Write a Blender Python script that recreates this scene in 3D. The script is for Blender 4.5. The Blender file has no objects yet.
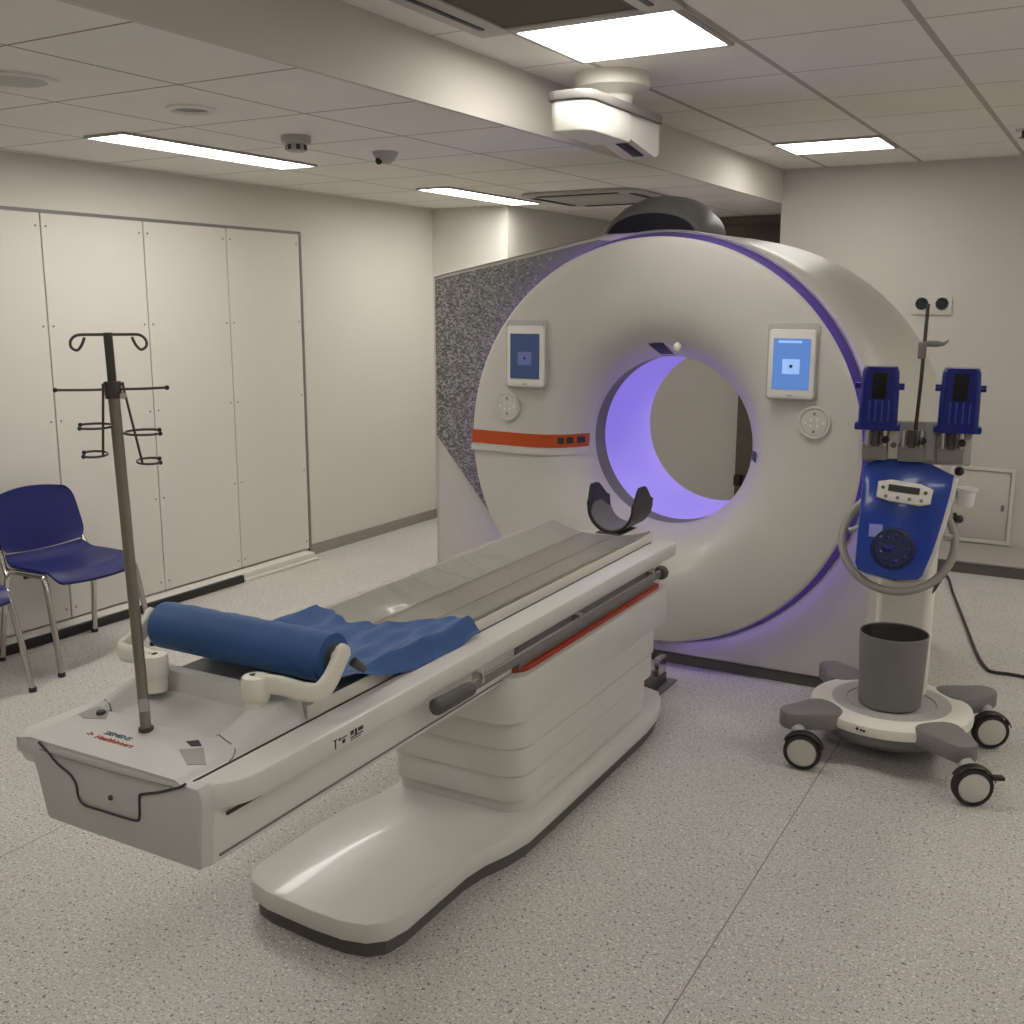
import bpy, bmesh, math, random
from mathutils import Vector, Matrix
random.seed(7)
PI = math.pi
sc = bpy.context.scene
col = sc.collection
RZ = 0.0232662            # the scanner stands slightly turned in the room
AX = -1.70                # scanner axis, measured across the turned frame

# ------------------------------------------------------------------ materials
def srgb(r, g, b):
    f = lambda c: (c / 255) / 12.92 if c / 255 <= .04045 else ((c / 255 + .055) / 1.055) ** 2.4
    return (f(r), f(g), f(b), 1)

def mat(name, c, rough=.5, metal=0., var=.04, vscale=6., bump=0., bscale=60., coat=0., emit=None, estr=0., trans=0., alpha=1.):
    m = bpy.data.materials.new(name); m.use_nodes = True
    nt = m.node_tree; N = nt.nodes; L = nt.links; b = N['Principled BSDF']
    b.inputs['Roughness'].default_value = rough; b.inputs['Metallic'].default_value = metal
    b.inputs['Coat Weight'].default_value = coat
    if trans: b.inputs['Transmission Weight'].default_value = trans
    if alpha < 1: b.inputs['Alpha'].default_value = alpha
    tc = N.new('ShaderNodeTexCoord')
    nz = N.new('ShaderNodeTexNoise'); nz.inputs['Scale'].default_value = vscale; nz.inputs['Detail'].default_value = 3
    L.new(tc.outputs['Object'], nz.inputs['Vector'])
    mx = N.new('ShaderNodeMix'); mx.data_type = 'RGBA'
    mx.inputs['A'].default_value = tuple(max(0, v * (1 - var)) for v in c[:3]) + (1,)
    mx.inputs['B'].default_value = tuple(min(1, v * (1 + var)) for v in c[:3]) + (1,)
    L.new(nz.outputs['Fac'], mx.inputs['Factor']); L.new(mx.outputs['Result'], b.inputs['Base Color'])
    if bump:
        n2 = N.new('ShaderNodeTexNoise'); n2.inputs['Scale'].default_value = bscale; n2.inputs['Detail'].default_value = 4
        L.new(tc.outputs['Object'], n2.inputs['Vector'])
        bp = N.new('ShaderNodeBump'); bp.inputs['Strength'].default_value = bump; bp.inputs['Distance'].default_value = .01
        L.new(n2.outputs['Fac'], bp.inputs['Height']); L.new(bp.outputs['Normal'], b.inputs['Normal'])
    if emit:
        b.inputs['Emission Color'].default_value = emit; b.inputs['Emission Strength'].default_value = estr
    return m

def nmath(N, L, op, a, b=None, c=None):
    n = N.new('ShaderNodeMath'); n.operation = op
    for i, v in enumerate((a, b, c)):
        if v is None: continue
        if isinstance(v, (int, float)): n.inputs[i].default_value = v
        else: L.new(v, n.inputs[i])
    return n.outputs[0]

def tile_mat(name, c, line, x0, y0, s, wx, wy):
    """mineral-fibre ceiling tiles in a metal grid"""
    m = mat(name, c, .9, var=.05, vscale=2.5, bump=.08, bscale=220)
    nt = m.node_tree; N = nt.nodes; L = nt.links; b = N['Principled BSDF']
    tc = [n for n in N if n.type == 'TEX_COORD'][0]
    sp = N.new('ShaderNodeSeparateXYZ'); L.new(tc.outputs['Object'], sp.inputs[0])
    masks = []
    for o, off, w in ((sp.outputs[0], x0, wx), (sp.outputs[1], y0, wy)):
        t = nmath(N, L, 'DIVIDE', nmath(N, L, 'SUBTRACT', o, off), s)
        t = nmath(N, L, 'FRACT', nmath(N, L, 'ADD', t, .5))
        d = nmath(N, L, 'ABSOLUTE', nmath(N, L, 'SUBTRACT', t, .5))
        masks.append(nmath(N, L, 'LESS_THAN', d, w / s / 2))
    k = nmath(N, L, 'MAXIMUM', masks[0], masks[1])
    src = b.inputs['Base Color'].links[0].from_socket
    mx = N.new('ShaderNodeMix'); mx.data_type = 'RGBA'
    L.new(k, mx.inputs['Factor']); L.new(src, mx.inputs['A']); mx.inputs['B'].default_value = line
    L.new(mx.outputs['Result'], b.inputs['Base Color'])
    return m

def floor_mat():
    m = bpy.data.materials.new('speckled_vinyl'); m.use_nodes = True
    nt = m.node_tree; N = nt.nodes; L = nt.links; b = N['Principled BSDF']
    b.inputs['Roughness'].default_value = .42
    tc = N.new('ShaderNodeTexCoord'); O = tc.outputs['Object']
    def speck(scale, lo, hi):
        nz = N.new('ShaderNodeTexNoise'); nz.inputs['Scale'].default_value = scale
        nz.inputs['Detail'].default_value = 2; nz.inputs['Roughness'].default_value = .6
        L.new(O, nz.inputs['Vector'])
        r = N.new('ShaderNodeMapRange'); r.inputs[1].default_value = lo; r.inputs[2].default_value = hi
        L.new(nz.outputs['Fac'], r.inputs[0]); return r.outputs[0]
    def mix(f, a, bb):
        x = N.new('ShaderNodeMix'); x.data_type = 'RGBA'
        L.new(f, x.inputs['Factor'])
        for s_, v in (('A', a), ('B', bb)):
            if isinstance(v, tuple): x.inputs[s_].default_value = v
            else: L.new(v, x.inputs[s_])
        return x.outputs['Result']
    base = mix(speck(2.2, .3, .7), (.52, .50, .468, 1), (.57, .548, .515, 1))
    c1 = mix(speck(150, .555, .63), base, (.30, .28, .26, 1))
    c2 = mix(speck(115, .585, .64), c1, (.80, .77, .72, 1))
    c3 = mix(speck(85, .62, .66), c2, (.13, .12, .11, 1))
    # welded sheet seams: thin darker lines
    sp = N.new('ShaderNodeSeparateXYZ'); L.new(O, sp.inputs[0])
    def line(expr, at, w):
        return nmath(N, L, 'LESS_THAN', nmath(N, L, 'ABSOLUTE', nmath(N, L, 'SUBTRACT', expr, at)), w)
    ex = nmath(N, L, 'ADD', sp.outputs[0], nmath(N, L, 'MULTIPLY', sp.outputs[1], .018))
    k = nmath(N, L, 'MAXIMUM', line(ex, -.748, .0022), line(ex, -2.75, .0022))
    c4 = mix(k, c3, (.24, .22, .20, 1))
    L.new(c4, b.inputs['Base Color'])
    nb = N.new('ShaderNodeTexNoise'); nb.inputs['Scale'].default_value = 90; L.new(O, nb.inputs['Vector'])
    bp = N.new('ShaderNodeBump'); bp.inputs['Strength'].default_value = .06; bp.inputs['Distance'].default_value = .01
    L.new(nb.outputs['Fac'], bp.inputs['Height']); L.new(bp.outputs['Normal'], b.inputs['Normal'])
    return m

def pixel_mat():
    """dark grey panel printed with scattered pale dashes that thin out to one side"""
    m = bpy.data.materials.new('pixel_print'); m.use_nodes = True
    nt = m.node_tree; N = nt.nodes; L = nt.links; b = N['Principled BSDF']; b.inputs['Roughness'].default_value = .45
    tc = N.new('ShaderNodeTexCoord'); sp = N.new('ShaderNodeSeparateXYZ'); L.new(tc.outputs['Object'], sp.inputs[0])
    def cells(sx, sz, thr_lo):
        iz = nmath(N, L, 'FLOOR', nmath(N, L, 'MULTIPLY', sp.outputs[2], sz))
        wr = N.new('ShaderNodeTexWhiteNoise'); wr.noise_dimensions = '1D'; L.new(iz, wr.inputs['W'])
        ix = nmath(N, L, 'FLOOR', nmath(N, L, 'ADD', nmath(N, L, 'MULTIPLY', sp.outputs[0], sx), wr.outputs['Value']))
        cb = N.new('ShaderNodeCombineXYZ'); L.new(ix, cb.inputs[0]); L.new(iz, cb.inputs[1])
        w = N.new('ShaderNodeTexWhiteNoise'); w.noise_dimensions = '2D'; L.new(cb.outputs[0], w.inputs['Vector'])
        # chance of a dash falls away from the outer edge of the panel
        fall = N.new('ShaderNodeMapRange'); L.new(sp.outputs[0], fall.inputs[0])
        fall.inputs[1].default_value = -1.15; fall.inputs[2].default_value = -.48
        fall.inputs[3].default_value = thr_lo; fall.inputs[4].default_value = 1.02
        return nmath(N, L, 'GREATER_THAN', w.outputs['Value'], fall.outputs[0])
    k1 = cells(96, 135, .52); k2 = cells(101, 142, .60)
    def mixc(f, a, bb):
        x = N.new('ShaderNodeMix'); x.data_type = 'RGBA'; L.new(f, x.inputs['Factor'])
        for s_, v in (('A', a), ('B', bb)):
            if isinstance(v, tuple): x.inputs[s_].default_value = v
            else: L.new(v, x.inputs[s_])
        return x.outputs['Result']
    L.new(mixc(k2, mixc(k1, (.20, .195, .185, 1), (.34, .33, .31, 1)), (.11, .107, .10, 1)), b.inputs['Base Color'])
    return m

M = {}
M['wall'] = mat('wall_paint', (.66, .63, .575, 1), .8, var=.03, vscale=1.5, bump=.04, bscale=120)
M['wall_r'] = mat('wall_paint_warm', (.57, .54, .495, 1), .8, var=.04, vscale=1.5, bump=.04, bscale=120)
M['board'] = mat('board_paint', (.68, .65, .595, 1), .6, var=.03, vscale=2)
M['beam'] = mat('beam_paint', (.60, .565, .515, 1), .8, var=.04, vscale=1.5)
M['ceil_hi'] = tile_mat('ceiling_tiles_high', (.82, .775, .725, 1), (.44, .41, .375, 1), -1.299, 3.808, .6, .026, .010)
M['ceil_lo'] = tile_mat('ceiling_tiles_low', (.82, .79, .745, 1), (.30, .275, .245, 1), -2.703, 2.541, .6, .010, .010)
M['floor'] = floor_mat()
M['baseb'] = mat('skirting', (.29, .265, .235, 1), .6)
M['step_dark'] = mat('step_riser', (.13, .12, .105, 1), .6)
M['step_top'] = mat('step_tread', (.36, .335, .30, 1), .7, bump=.05, bscale=200, var=.12, vscale=150)
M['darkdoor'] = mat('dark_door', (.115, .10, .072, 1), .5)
M['black'] = mat('black_plastic', (.012, .012, .013, 1), .45)
M['void'] = mat('black_opening', (.006, .006, .008, 1), .95)
M['rubber'] = mat('black_rubber', (.02, .02, .021, 1), .7)
M['dark'] = mat('dark_grey_plastic', (.075, .072, .07, 1), .5)
M['mid'] = mat('mid_grey_plastic', (.20, .19, .18, 1), .5)
M['mid2'] = mat('recess_grey', (.33, .325, .305, 1), .5)
M['lgrey'] = mat('light_grey_plastic', (.42, .41, .385, 1), .4)
M['shell'] = mat('scanner_shell', (.60, .575, .535, 1), .38, coat=.15)
M['shell2'] = mat('scanner_body_shell', (.57, .545, .495, 1), .42, coat=.1)
M['table'] = mat('table_shell', (.70, .685, .65, 1), .3, coat=.2)
M['tray'] = mat('foot_shell', (.58, .575, .55, 1), .45)
M['cream'] = mat('cream_plastic', (.78, .75, .68, 1), .4)
M['pixel'] = pixel_mat()
M['hood'] = mat('hood_grey', (.10, .098, .09, 1), .45)
M['plinth'] = mat('plinth_grey', (.11, .105, .095, 1), .6)
M['ring'] = mat('bore_ring_grey', (.20, .195, .18, 1), .5)
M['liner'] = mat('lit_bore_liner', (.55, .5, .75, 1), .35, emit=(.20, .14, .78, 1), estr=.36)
M['led'] = mat('light_strip', (.4, .35, .9, 1), .4, emit=(.27, .16, 1., 1), estr=3.4)
M['rim'] = mat('cover_rim', (.075, .055, .14, 1), .3)
M['orange'] = mat('orange_accent', (.50, .075, .012, 1), .35)
M['red'] = mat('red_accent', (.42, .035, .008, 1), .4)
M['mat'] = mat('mattress_grey', (.27, .25, .215, 1), .32, bump=.10, bscale=18, coat=.3)
M['film'] = mat('clear_film', (.62, .60, .55, 1), .22, trans=.0, alpha=.30, bump=.2, bscale=14, coat=.3)
M['paper'] = mat('blue_paper', (.028, .095, .28, 1), .6, var=.12, vscale=9, bump=.25, bscale=24)
M['steel'] = mat('steel', (.30, .275, .235, 1), .38, metal=.85)
M['chrome'] = mat('chrome', (.62, .60, .56, 1), .18, metal=1.)
M['dsteel'] = mat('dark_steel', (.085, .078, .07, 1), .4, metal=.6)
M['bluechair'] = mat('blue_chair_plastic', (.006, .012, .115, 1), .42)
M['bluepanel'] = mat('blue_cover', (.012, .050, .34, 1), .2, coat=.3)
M['bluedark'] = mat('blue_dark_recess', (.003, .008, .06, 1), .35, coat=.0)
M['bluevessel'] = mat('blue_vessel', (.004, .013, .17, 1), .15, coat=.15)
M['lilac'] = mat('lilac_sticker', (.25, .27, .62, 1), .6)
M['hub'] = mat('hub_grey', (.56, .545, .50, 1), .4)
M['ringgrey'] = mat('handle_grey', (.30, .285, .255, 1), .4)
M['bin'] = mat('bin_grey', (.175, .17, .162, 1), .55)
M['bin_in'] = mat('bin_inside', (.055, .052, .048, 1), .6)
M['panel'] = mat('lamp_diffuser', (.9, .9, .88, 1), .5, emit=(1., .968, .90, 1), estr=10.)
M['panel2'] = mat('lamp_diffuser_bright', (.9, .9, .88, 1), .5, emit=(1., .968, .90, 1), estr=15.)
M['panel3'] = mat('added_lamp_diffuser_dim', (.9, .9, .88, 1), .5, emit=(1., .968, .90, 1), estr=5.5)
M['lampframe'] = mat('lamp_frame', (.42, .40, .37, 1), .5)
M['grille'] = mat('filter_mesh', (.105, .090, .062, 1), .8, bump=.3, bscale=300)
M['scr_l'] = mat('screen_left', (.012, .02, .05, 1), .4, emit=(.030, .050, .11, 1), estr=.5)
M['scr_r'] = mat('screen_right', (.04, .08, .2, 1), .25, emit=(.085, .19, .46, 1), estr=.75)
M['icon_l'] = mat('screen_icon_dim', (.06, .06, .12, 1), .3, emit=(.07, .08, .20, 1), estr=.6)
M['icon_r'] = mat('screen_icon', (.2, .3, .6, 1), .3, emit=(.22, .36, .65, 1), estr=.75)
M['white'] = mat('white_plastic', (.74, .72, .67, 1), .4)
M['ink'] = mat('dark_print', (.03, .03, .035, 1), .6)
M['teal'] = mat('teal_print', (.03, .10, .12, 1), .6)
M['oprint'] = mat('orange_print', (.48, .09, .03, 1), .6)
M['mark'] = mat('pale_mark', (.75, .73, .69, 1), .4)

# ------------------------------------------------------------------ mesh builder
class MB:
    def __init__(s): s.bm = bmesh.new()
    def box(s, x0, x1, y0, y1, z0, z1, bev=0., seg=2, mx=None):
        r = bmesh.ops.create_cube(s.bm, size=1)['verts']
        for v in r: v.co = Vector((x0 + (v.co.x + .5) * (x1 - x0), y0 + (v.co.y + .5) * (y1 - y0), z0 + (v.co.z + .5) * (z1 - z0)))
        if bev:
            es = list({e for v in r for e in v.link_edges})
            o = bmesh.ops.bevel(s.bm, geom=es, offset=bev, segments=seg, affect='EDGES', profile=.5)
            r = list({v for f in o['faces'] for v in f.verts} | {v for v in r if v.is_valid})
        if mx: bmesh.ops.transform(s.bm, matrix=mx, verts=r)
        return s
    def sections(s, rows, closed=True, cap=True):
        vs = [[s.bm.verts.new(p) for p in r] for r in rows]
        n = len(rows[0])
        for a, b in zip(vs, vs[1:]):
            for i in range(n if closed else n - 1):
                j = (i + 1) % n
                s.bm.faces.new((a[i], a[j], b[j], b[i]))
        if cap and closed:
            s.bm.faces.new(list(reversed(vs[0]))); s.bm.faces.new(vs[-1])
        return s
    def prism(s, pts, axis, a, b, bev=0.):
        """outline extruded along an axis; bev rounds both rims"""
        f = {'x': lambda p, t: (t, p[0], p[1]), 'y': lambda p, t: (p[0], t, p[1]), 'z': lambda p, t: (p[0], p[1], t)}[axis]
        if not bev: return s.sections([[f(p, a) for p in pts], [f(p, b) for p in pts]])
        sg = 1 if b > a else -1
        i1 = inset(pts, bev); i2 = inset(pts, bev * .3)
        return s.sections([[f(p, a) for p in i1], [f(p, a + sg * bev * .3) for p in i2], [f(p, a + sg * bev) for p in pts],
                           [f(p, b - sg * bev) for p in pts], [f(p, b - sg * bev * .3) for p in i2], [f(p, b) for p in i1]])
    def tube(s, path, r, n=10, closed=False):
        P = [Vector(p) for p in path]; rows = []
        R = r if isinstance(r, (list, tuple)) else [r] * len(P)
        up = None
        for i, p in enumerate(P):
            if closed: t = (P[(i + 1) % len(P)] - P[i - 1])
            else: t = P[min(i + 1, len(P) - 1)] - P[max(i - 1, 0)]
            t.normalize()
            if up is None:
                up = Vector((0, 0, 1)) if abs(t.z) < .9 else Vector((1, 0, 0))
            u = (up - t * up.dot(t)).normalized(); up = u; w = t.cross(u)
            rows.append([p + (u * math.cos(2 * PI * k / n) + w * math.sin(2 * PI * k / n)) * R[i] for k in range(n)])
        if closed: rows.append(rows[0]); 
        if closed:
            vs = [[s.bm.verts.new(q) for q in r_] for r_ in rows[:-1]]
            for i in range(len(vs)):
                a, b = vs[i], vs[(i + 1) % len(vs)]
                for k in range(n): s.bm.faces.new((a[k], a[(k + 1) % n], b[(k + 1) % n], b[k]))
            return s
        return s.sections(rows)
    def lathe(s, prof, c, axis='z', n=48, a0=0., a1=2 * PI):
        """profile of (radius, height) turned about an axis through c"""
        full = abs(a1 - a0 - 2 * PI) < 1e-6
        m = n if full else n + 1
        c = Vector(c); rows = []
        for r, h in prof:
            row = []
            for k in range(m):
                a = a0 + (a1 - a0) * k / n
                x, y = r * math.cos(a), r * math.sin(a)
                row.append(c + Vector({'z': (x, y, h), 'y': (x, h, y), 'x': (h, x, y)}[axis]))
            rows.append(row)
        vs = [[s.bm.verts.new(p) for p in r_] if prof[i][0] > 1e-6 else [s.bm.verts.new(r_[0])] * m for i, r_ in enumerate(rows)]
        for a, b in zip(vs, vs[1:]):
            for k in range(n):
                j = (k + 1) % m
                q = [];
                for v in (a[k], a[j], b[j], b[k]):
                    if v not in q: q.append(v)
                if len(q) > 2: s.bm.faces.new(q)
        return s
    def grid(s, f, nu, nv):
        vs = [[s.bm.verts.new(f(i / nu, j / nv)) for j in range(nv + 1)] for i in range(nu + 1)]
        for i in range(nu):
            for j in range(nv): s.bm.faces.new((vs[i][j], vs[i + 1][j], vs[i + 1][j + 1], vs[i][j + 1]))
        return s
    def thick_grid(s, f, g, nu, nv):
        """closed sheet between surface f (front) and g (back)"""
        a = [[s.bm.verts.new(f(i / nu, j / nv)) for j in range(nv + 1)] for i in range(nu + 1)]
        b = [[s.bm.verts.new(g(i / nu, j / nv)) for j in range(nv + 1)] for i in range(nu + 1)]
        for i in range(nu):
            for j in range(nv):
                s.bm.faces.new((a[i][j], a[i + 1][j], a[i + 1][j + 1], a[i][j + 1]))
                s.bm.faces.new((b[i][j], b[i][j + 1], b[i + 1][j + 1], b[i + 1][j]))
        for i in range(nu):
            for j in (0, nv): s.bm.faces.new((a[i][j], a[i + 1][j], b[i + 1][j], b[i][j]))
        for j in range(nv):
            for i in (0, nu): s.bm.faces.new((a[i][j], a[i][j + 1], b[i][j + 1], b[i][j]))
        return s
    def ball(s, c, r, sx=1, sy=1, sz=1, n=16):
        o = bmesh.ops.create_uvsphere(s.bm, u_segments=n, v_segments=n // 2, radius=r)['verts']
        for v in o: v.co = Vector((v.co.x * sx + c[0], v.co.y * sy + c[1], v.co.z * sz + c[2]))
        return s
    def drop(s):
        for v in s.bm.verts:
            r = math.hypot(v.co.x, v.co.z - CZ)
            v.co.z -= bdrop(r); v.co.x *= 1 + .013 * sstep(.60, .86, r)
        return s
    def build(s, name, m, parent=None, org=(0, 0, 0), ang=32, xf=None):
        bmesh.ops.remove_doubles(s.bm, verts=s.bm.verts[:], dist=1e-5)
        bmesh.ops.recalc_face_normals(s.bm, faces=s.bm.faces[:])
        o_ = Vector(org)
        for v in s.bm.verts: v.co = (xf @ v.co if xf else v.co) - o_
        me = bpy.data.meshes.new(name); s.bm.to_mesh(me); s.bm.free()
        me.polygons.foreach_set('use_smooth', [True] * len(me.polygons))
        me.set_sharp_from_angle(angle=math.radians(ang))
        me.materials.append(m if not isinstance(m, str) else M[m])
        o = bpy.data.objects.new(name, me); col.objects.link(o)
        if parent: o.parent = parent
        return o

def sstep(a, b, x):
    t_ = min(1, max(0, (x - a) / (b - a))); return t_ * t_ * (3 - 2 * t_)

def inset(pts, d):
    """move a counter-clockwise or clockwise outline inwards by d"""
    n = len(pts); ar = sum(pts[i][0] * pts[(i + 1) % n][1] - pts[(i + 1) % n][0] * pts[i][1] for i in range(n))
    sg = 1 if ar > 0 else -1; out = []
    for i in range(n):
        a, b, c = Vector(pts[i - 1]), Vector(pts[i]), Vector(pts[(i + 1) % n])
        e1 = (b - a).normalized(); e2 = (c - b).normalized()
        n1 = Vector((-e1.y, e1.x)) * sg; n2 = Vector((-e2.y, e2.x)) * sg
        k = n1 + n2
        k = k / max(.35, k.length_squared / 2) if k.length > 1e-6 else n1
        out.append(tuple(b + k * d))
    return out

def rrect(x0, x1, y0, y1, r, n=6):
    rs = r if isinstance(r, (list, tuple)) else (r,) * 4     # order: x1y0, x1y1, x0y1, x0y0
    out = []
    for (cx, cy, a, q) in ((x1, y0, -90, rs[0]), (x1, y1, 0, rs[1]), (x0, y1, 90, rs[2]), (x0, y0, 180, rs[3])):
        sx = -1 if cx == x1 else 1; sy = -1 if cy == y1 else 1
        for k in range(n + 1):
            t = math.radians(a + 90 * k / n)
            out.append((cx + sx * q + q * math.cos(t), cy + sy * q + q * math.sin(t)))
    return out

def smooth_path(pts, n=6):
    P = [Vector(p) for p in pts]; out = []
    for i in range(len(P) - 1):
        a, b, c, d = P[max(i - 1, 0)], P[i], P[i + 1], P[min(i + 2, len(P) - 1)]
        for k in range(n):
            t = k / n
            out.append(.5 * ((2 * b) + (c - a) * t + (2 * a - 5 * b + 4 * c - d) * t * t + (3 * b - a - 3 * c + d) * t ** 3))
    out.append(P[-1]); return out

def prop(o, label=None, cat=None, group=None, kind=None):
    if label: o['label'] = label
    if cat: o['category'] = cat
    if group: o['group'] = group
    if kind: o['kind'] = kind
    return o

def thing(name, label, cat, loc, rz=0., group=None):
    o = bpy.data.objects.new(name, None); o.empty_display_size = .1; col.objects.link(o)
    o.location = loc; o.rotation_euler = (0, 0, rz)
    return prop(o, label, cat, group)

def mpos(u, y, z):
    """a point of the scanner's own frame in the room"""
    c, s_ = math.cos(RZ), math.sin(RZ); x = AX + u
    return (c * x - s_ * y, s_ * x + c * y, z)

def mthing(name, label, cat, org, group=None):
    return thing(name, label, cat, mpos(*org), RZ, group)

def struct(mb, name, m):
    return prop(mb.build(name, m), kind='structure')

def copy_tree(o, parent=None):
    c = o.copy(); col.objects.link(c)
    if parent: c.parent = parent
    for ch in list(o.children): copy_tree(ch, c)
    return c

def text_mesh(name, body, size, m, parent, loc, rot, ext=.0006, sx=1.):
    cu = bpy.data.curves.new(name, 'FONT'); cu.body = body; cu.size = size; cu.extrude = ext
    cu.align_x = 'CENTER'; cu.align_y = 'CENTER'
    t = bpy.data.objects.new(name, cu); col.objects.link(t)
    bpy.context.view_layer.update()
    me = bpy.data.meshes.new_from_object(t.evaluated_get(bpy.context.evaluated_depsgraph_get()))
    bpy.data.objects.remove(t); me.name = name
    me.materials.clear(); me.materials.append(M[m])
    o = bpy.data.objects.new(name, me); col.objects.link(o); o.parent = parent
    o.location = loc; o.rotation_euler = rot; o.scale = (sx, 1, 1)
    return o

# ------------------------------------------------------------------ room
XL, XB, XR = -4.549, -2.185, 2.3
YN, YF, YD, YW = -2.4, 7.45, 8.4, 6.66
ZH, ZL = 2.53, 2.308
struct(MB().box(XL - .1, XR + .1, YN - .1, YD + .1, -.1, 0), 'floor', 'floor')
struct(MB().box(XB, XR + .1, YN - .1, YF + .05, ZH, ZH + .06), 'ceiling', 'ceil_hi')
struct(MB().box(XL - .1, XB - .02, YN - .1, YD + .1, ZL, ZL + .06), 'ceiling.001', 'ceil_lo')
struct(MB().box(XB - .02, XB, YN - .1, YF + .05, ZL - .002, ZH + .06), 'trim_1', 'beam')
struct(MB().box(XL - .1, XL, YN - .1, YW + .1, 0, ZH), 'wall_left', 'wall')
struct(MB().box(XL, -3.91, YW, YW + .1, 0, ZL).box(-4.01, -3.91, YW + .1, YD, 0, ZL), 'wall_alcove', 'wall')
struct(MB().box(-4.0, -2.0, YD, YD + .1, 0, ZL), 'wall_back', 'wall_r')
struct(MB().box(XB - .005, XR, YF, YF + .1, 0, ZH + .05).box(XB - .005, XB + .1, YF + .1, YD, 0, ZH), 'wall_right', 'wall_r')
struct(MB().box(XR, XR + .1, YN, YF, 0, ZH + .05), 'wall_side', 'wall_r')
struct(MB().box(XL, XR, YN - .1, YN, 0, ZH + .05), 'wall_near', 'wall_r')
# baseboard to the right of the boards, and around the alcove corner
struct(MB().box(XL, XL + .012, 5.2, YW, 0, .07).box(XL, -3.91, YW - .012, YW, 0, .07), 'baseboard_left', 'baseb')
# raised step along the far wall
struct(MB().box(-1.75, XR, 6.895, YF, 0, .068, .004), 'trim_2', 'step_dark')
struct(MB().box(-1.75, XR, 6.885, YF, .068, .080, .003), 'trim_3', 'step_top')
# dark door in the recess behind the scanner
d = struct(MB().box(-2.735, XB - .01, YD - .045, YD - .005, 0, ZL - .005, .004), 'door_1', 'darkdoor')
MB().box(-2.725, -2.665, YD - .11, YD - .045, .17, .26, .008).build('door_stop', 'black', d)
# dark reveal round the boarded-up opening
struct(MB().box(XL, XL + .010, .3, 5.195, 2.047, 2.062).box(XL, XL + .014, 5.176, 5.195, 0.03, 2.062), 'trim_4', 'mid')

struct(MB().box(-3.05, XB - .01, YD - .03, YD, 1.98, ZL - .004).box(-3.05, XB - .01, YD - .06, YD - .03, ZL - .06, ZL - .004), 'back_wall_shade', 'darkdoor')  # dark brown panel added to stand in for shade on the upper back wall
# boards on the left wall
edges = [2.14, 2.748, 3.356, 3.966, 4.560, 5.176]
side = ['white wall board behind the blue chairs, its left edge cut off by the photo frame',
        'leftmost white wall board seen at full width, its edge behind the metal pole',
        'tall white wall board second from the right end of the row',
        'rightmost white wall board, next to the bare stretch of wall']
side = ['leftmost white wall board, partly outside the photo, behind the blue chair',
        'white wall board right behind the pole with bottle hooks, second from the left',
        'white wall board second from the right in the row, above the dark floor slot end',
        'rightmost white wall board, ending at the dark vertical gap in the wall']
for k in range(1, 5):
    y0, y1 = edges[k] + .003, edges[k + 1] - .003
    t = thing('wall_board', side[k - 1], 'wall board', (XL, y0, .055), 0, 'white boards along the left wall')
    MB().box(0, .013, 0, y1 - y0, 0, 1.99, .002, 1).build('board', 'board', t)
    for z in (.05, .52, 1.0, 1.46, 1.93):
        for yy in ((.025, y1 - y0 - .025) if k > 1 else (y1 - y0 - .025,)):
            MB().lathe([(.0001, .015), (.0055, .0145), (.006, .012)], (0, yy, z), 'x', 8).build('screw', 'mid', t)
# the dark backing between the boards is the wall itself: thin gaps
struct(MB().box(XL, XL + .004, 2.2, 5.18, .05, 2.05), 'trim_5', 'mid')

# cable trunking with an open dark slot along the left wall
t = thing('cable_trunking', 'long white floor trunking with an open black slot along the left wall', 'trunking', (-4.485, 2.5, 0))
MB().box(-.045, .040, -2.0, 2.62, 0, .05, .004).build('duct', 'board', t)
MB().box(.040, .062, -2.0, 1.96, .002, .046, .003).build('slot', 'black', t)
MB().box(.040, .066, 1.97, 2.62, 0, .018, .003).build('edge_strip', 'board', t)

# ------------------------------------------------------------------ ceiling fittings
def ceiling_lamp(label, x0, x1, y0, y1, z, frame=.018, m='panel2'):
    cx, cy = (x0 + x1) / 2, (y0 + y1) / 2
    t = thing('ceiling_light', label, 'ceiling light', (cx, cy, z), 0, 'recessed ceiling lights')
    a, b = (x1 - x0) / 2, (y1 - y0) / 2
    mb = MB()
    mb.box(-a - frame, a + frame, -b - frame, -b, -.012, 0).box(-a - frame, a + frame, b, b + frame, -.012, 0)
    mb.box(-a - frame, -a, -b, b, -.012, 0).box(a, a + frame, -b, b, -.012, 0)
    mb.build('lamp_frame', 'lampframe', t)
    MB().box(-a, a, -b, b, -.008, -.001).build('diffuser', m, t)
    return t
ceiling_lamp('large square white ceiling light in front of the ceiling camera, beside the filter grille', -1.895, -1.335, 3.235, 3.795, ZH, m='panel')
ceiling_lamp('square ceiling light of the higher ceiling near the far wall, right of the beam', -1.885, -1.315, 6.225, 6.68, ZH, m='panel')
ceiling_lamp('long narrow ceiling light nearest the camera on the low ceiling at left', -3.845, -3.625, 3.10, 4.27, ZL, .01)
ceiling_lamp('long narrow ceiling light farther back on the low ceiling, near the alcove corner', -3.82, -3.61, 5.44, 6.58, ZL, .01)
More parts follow.
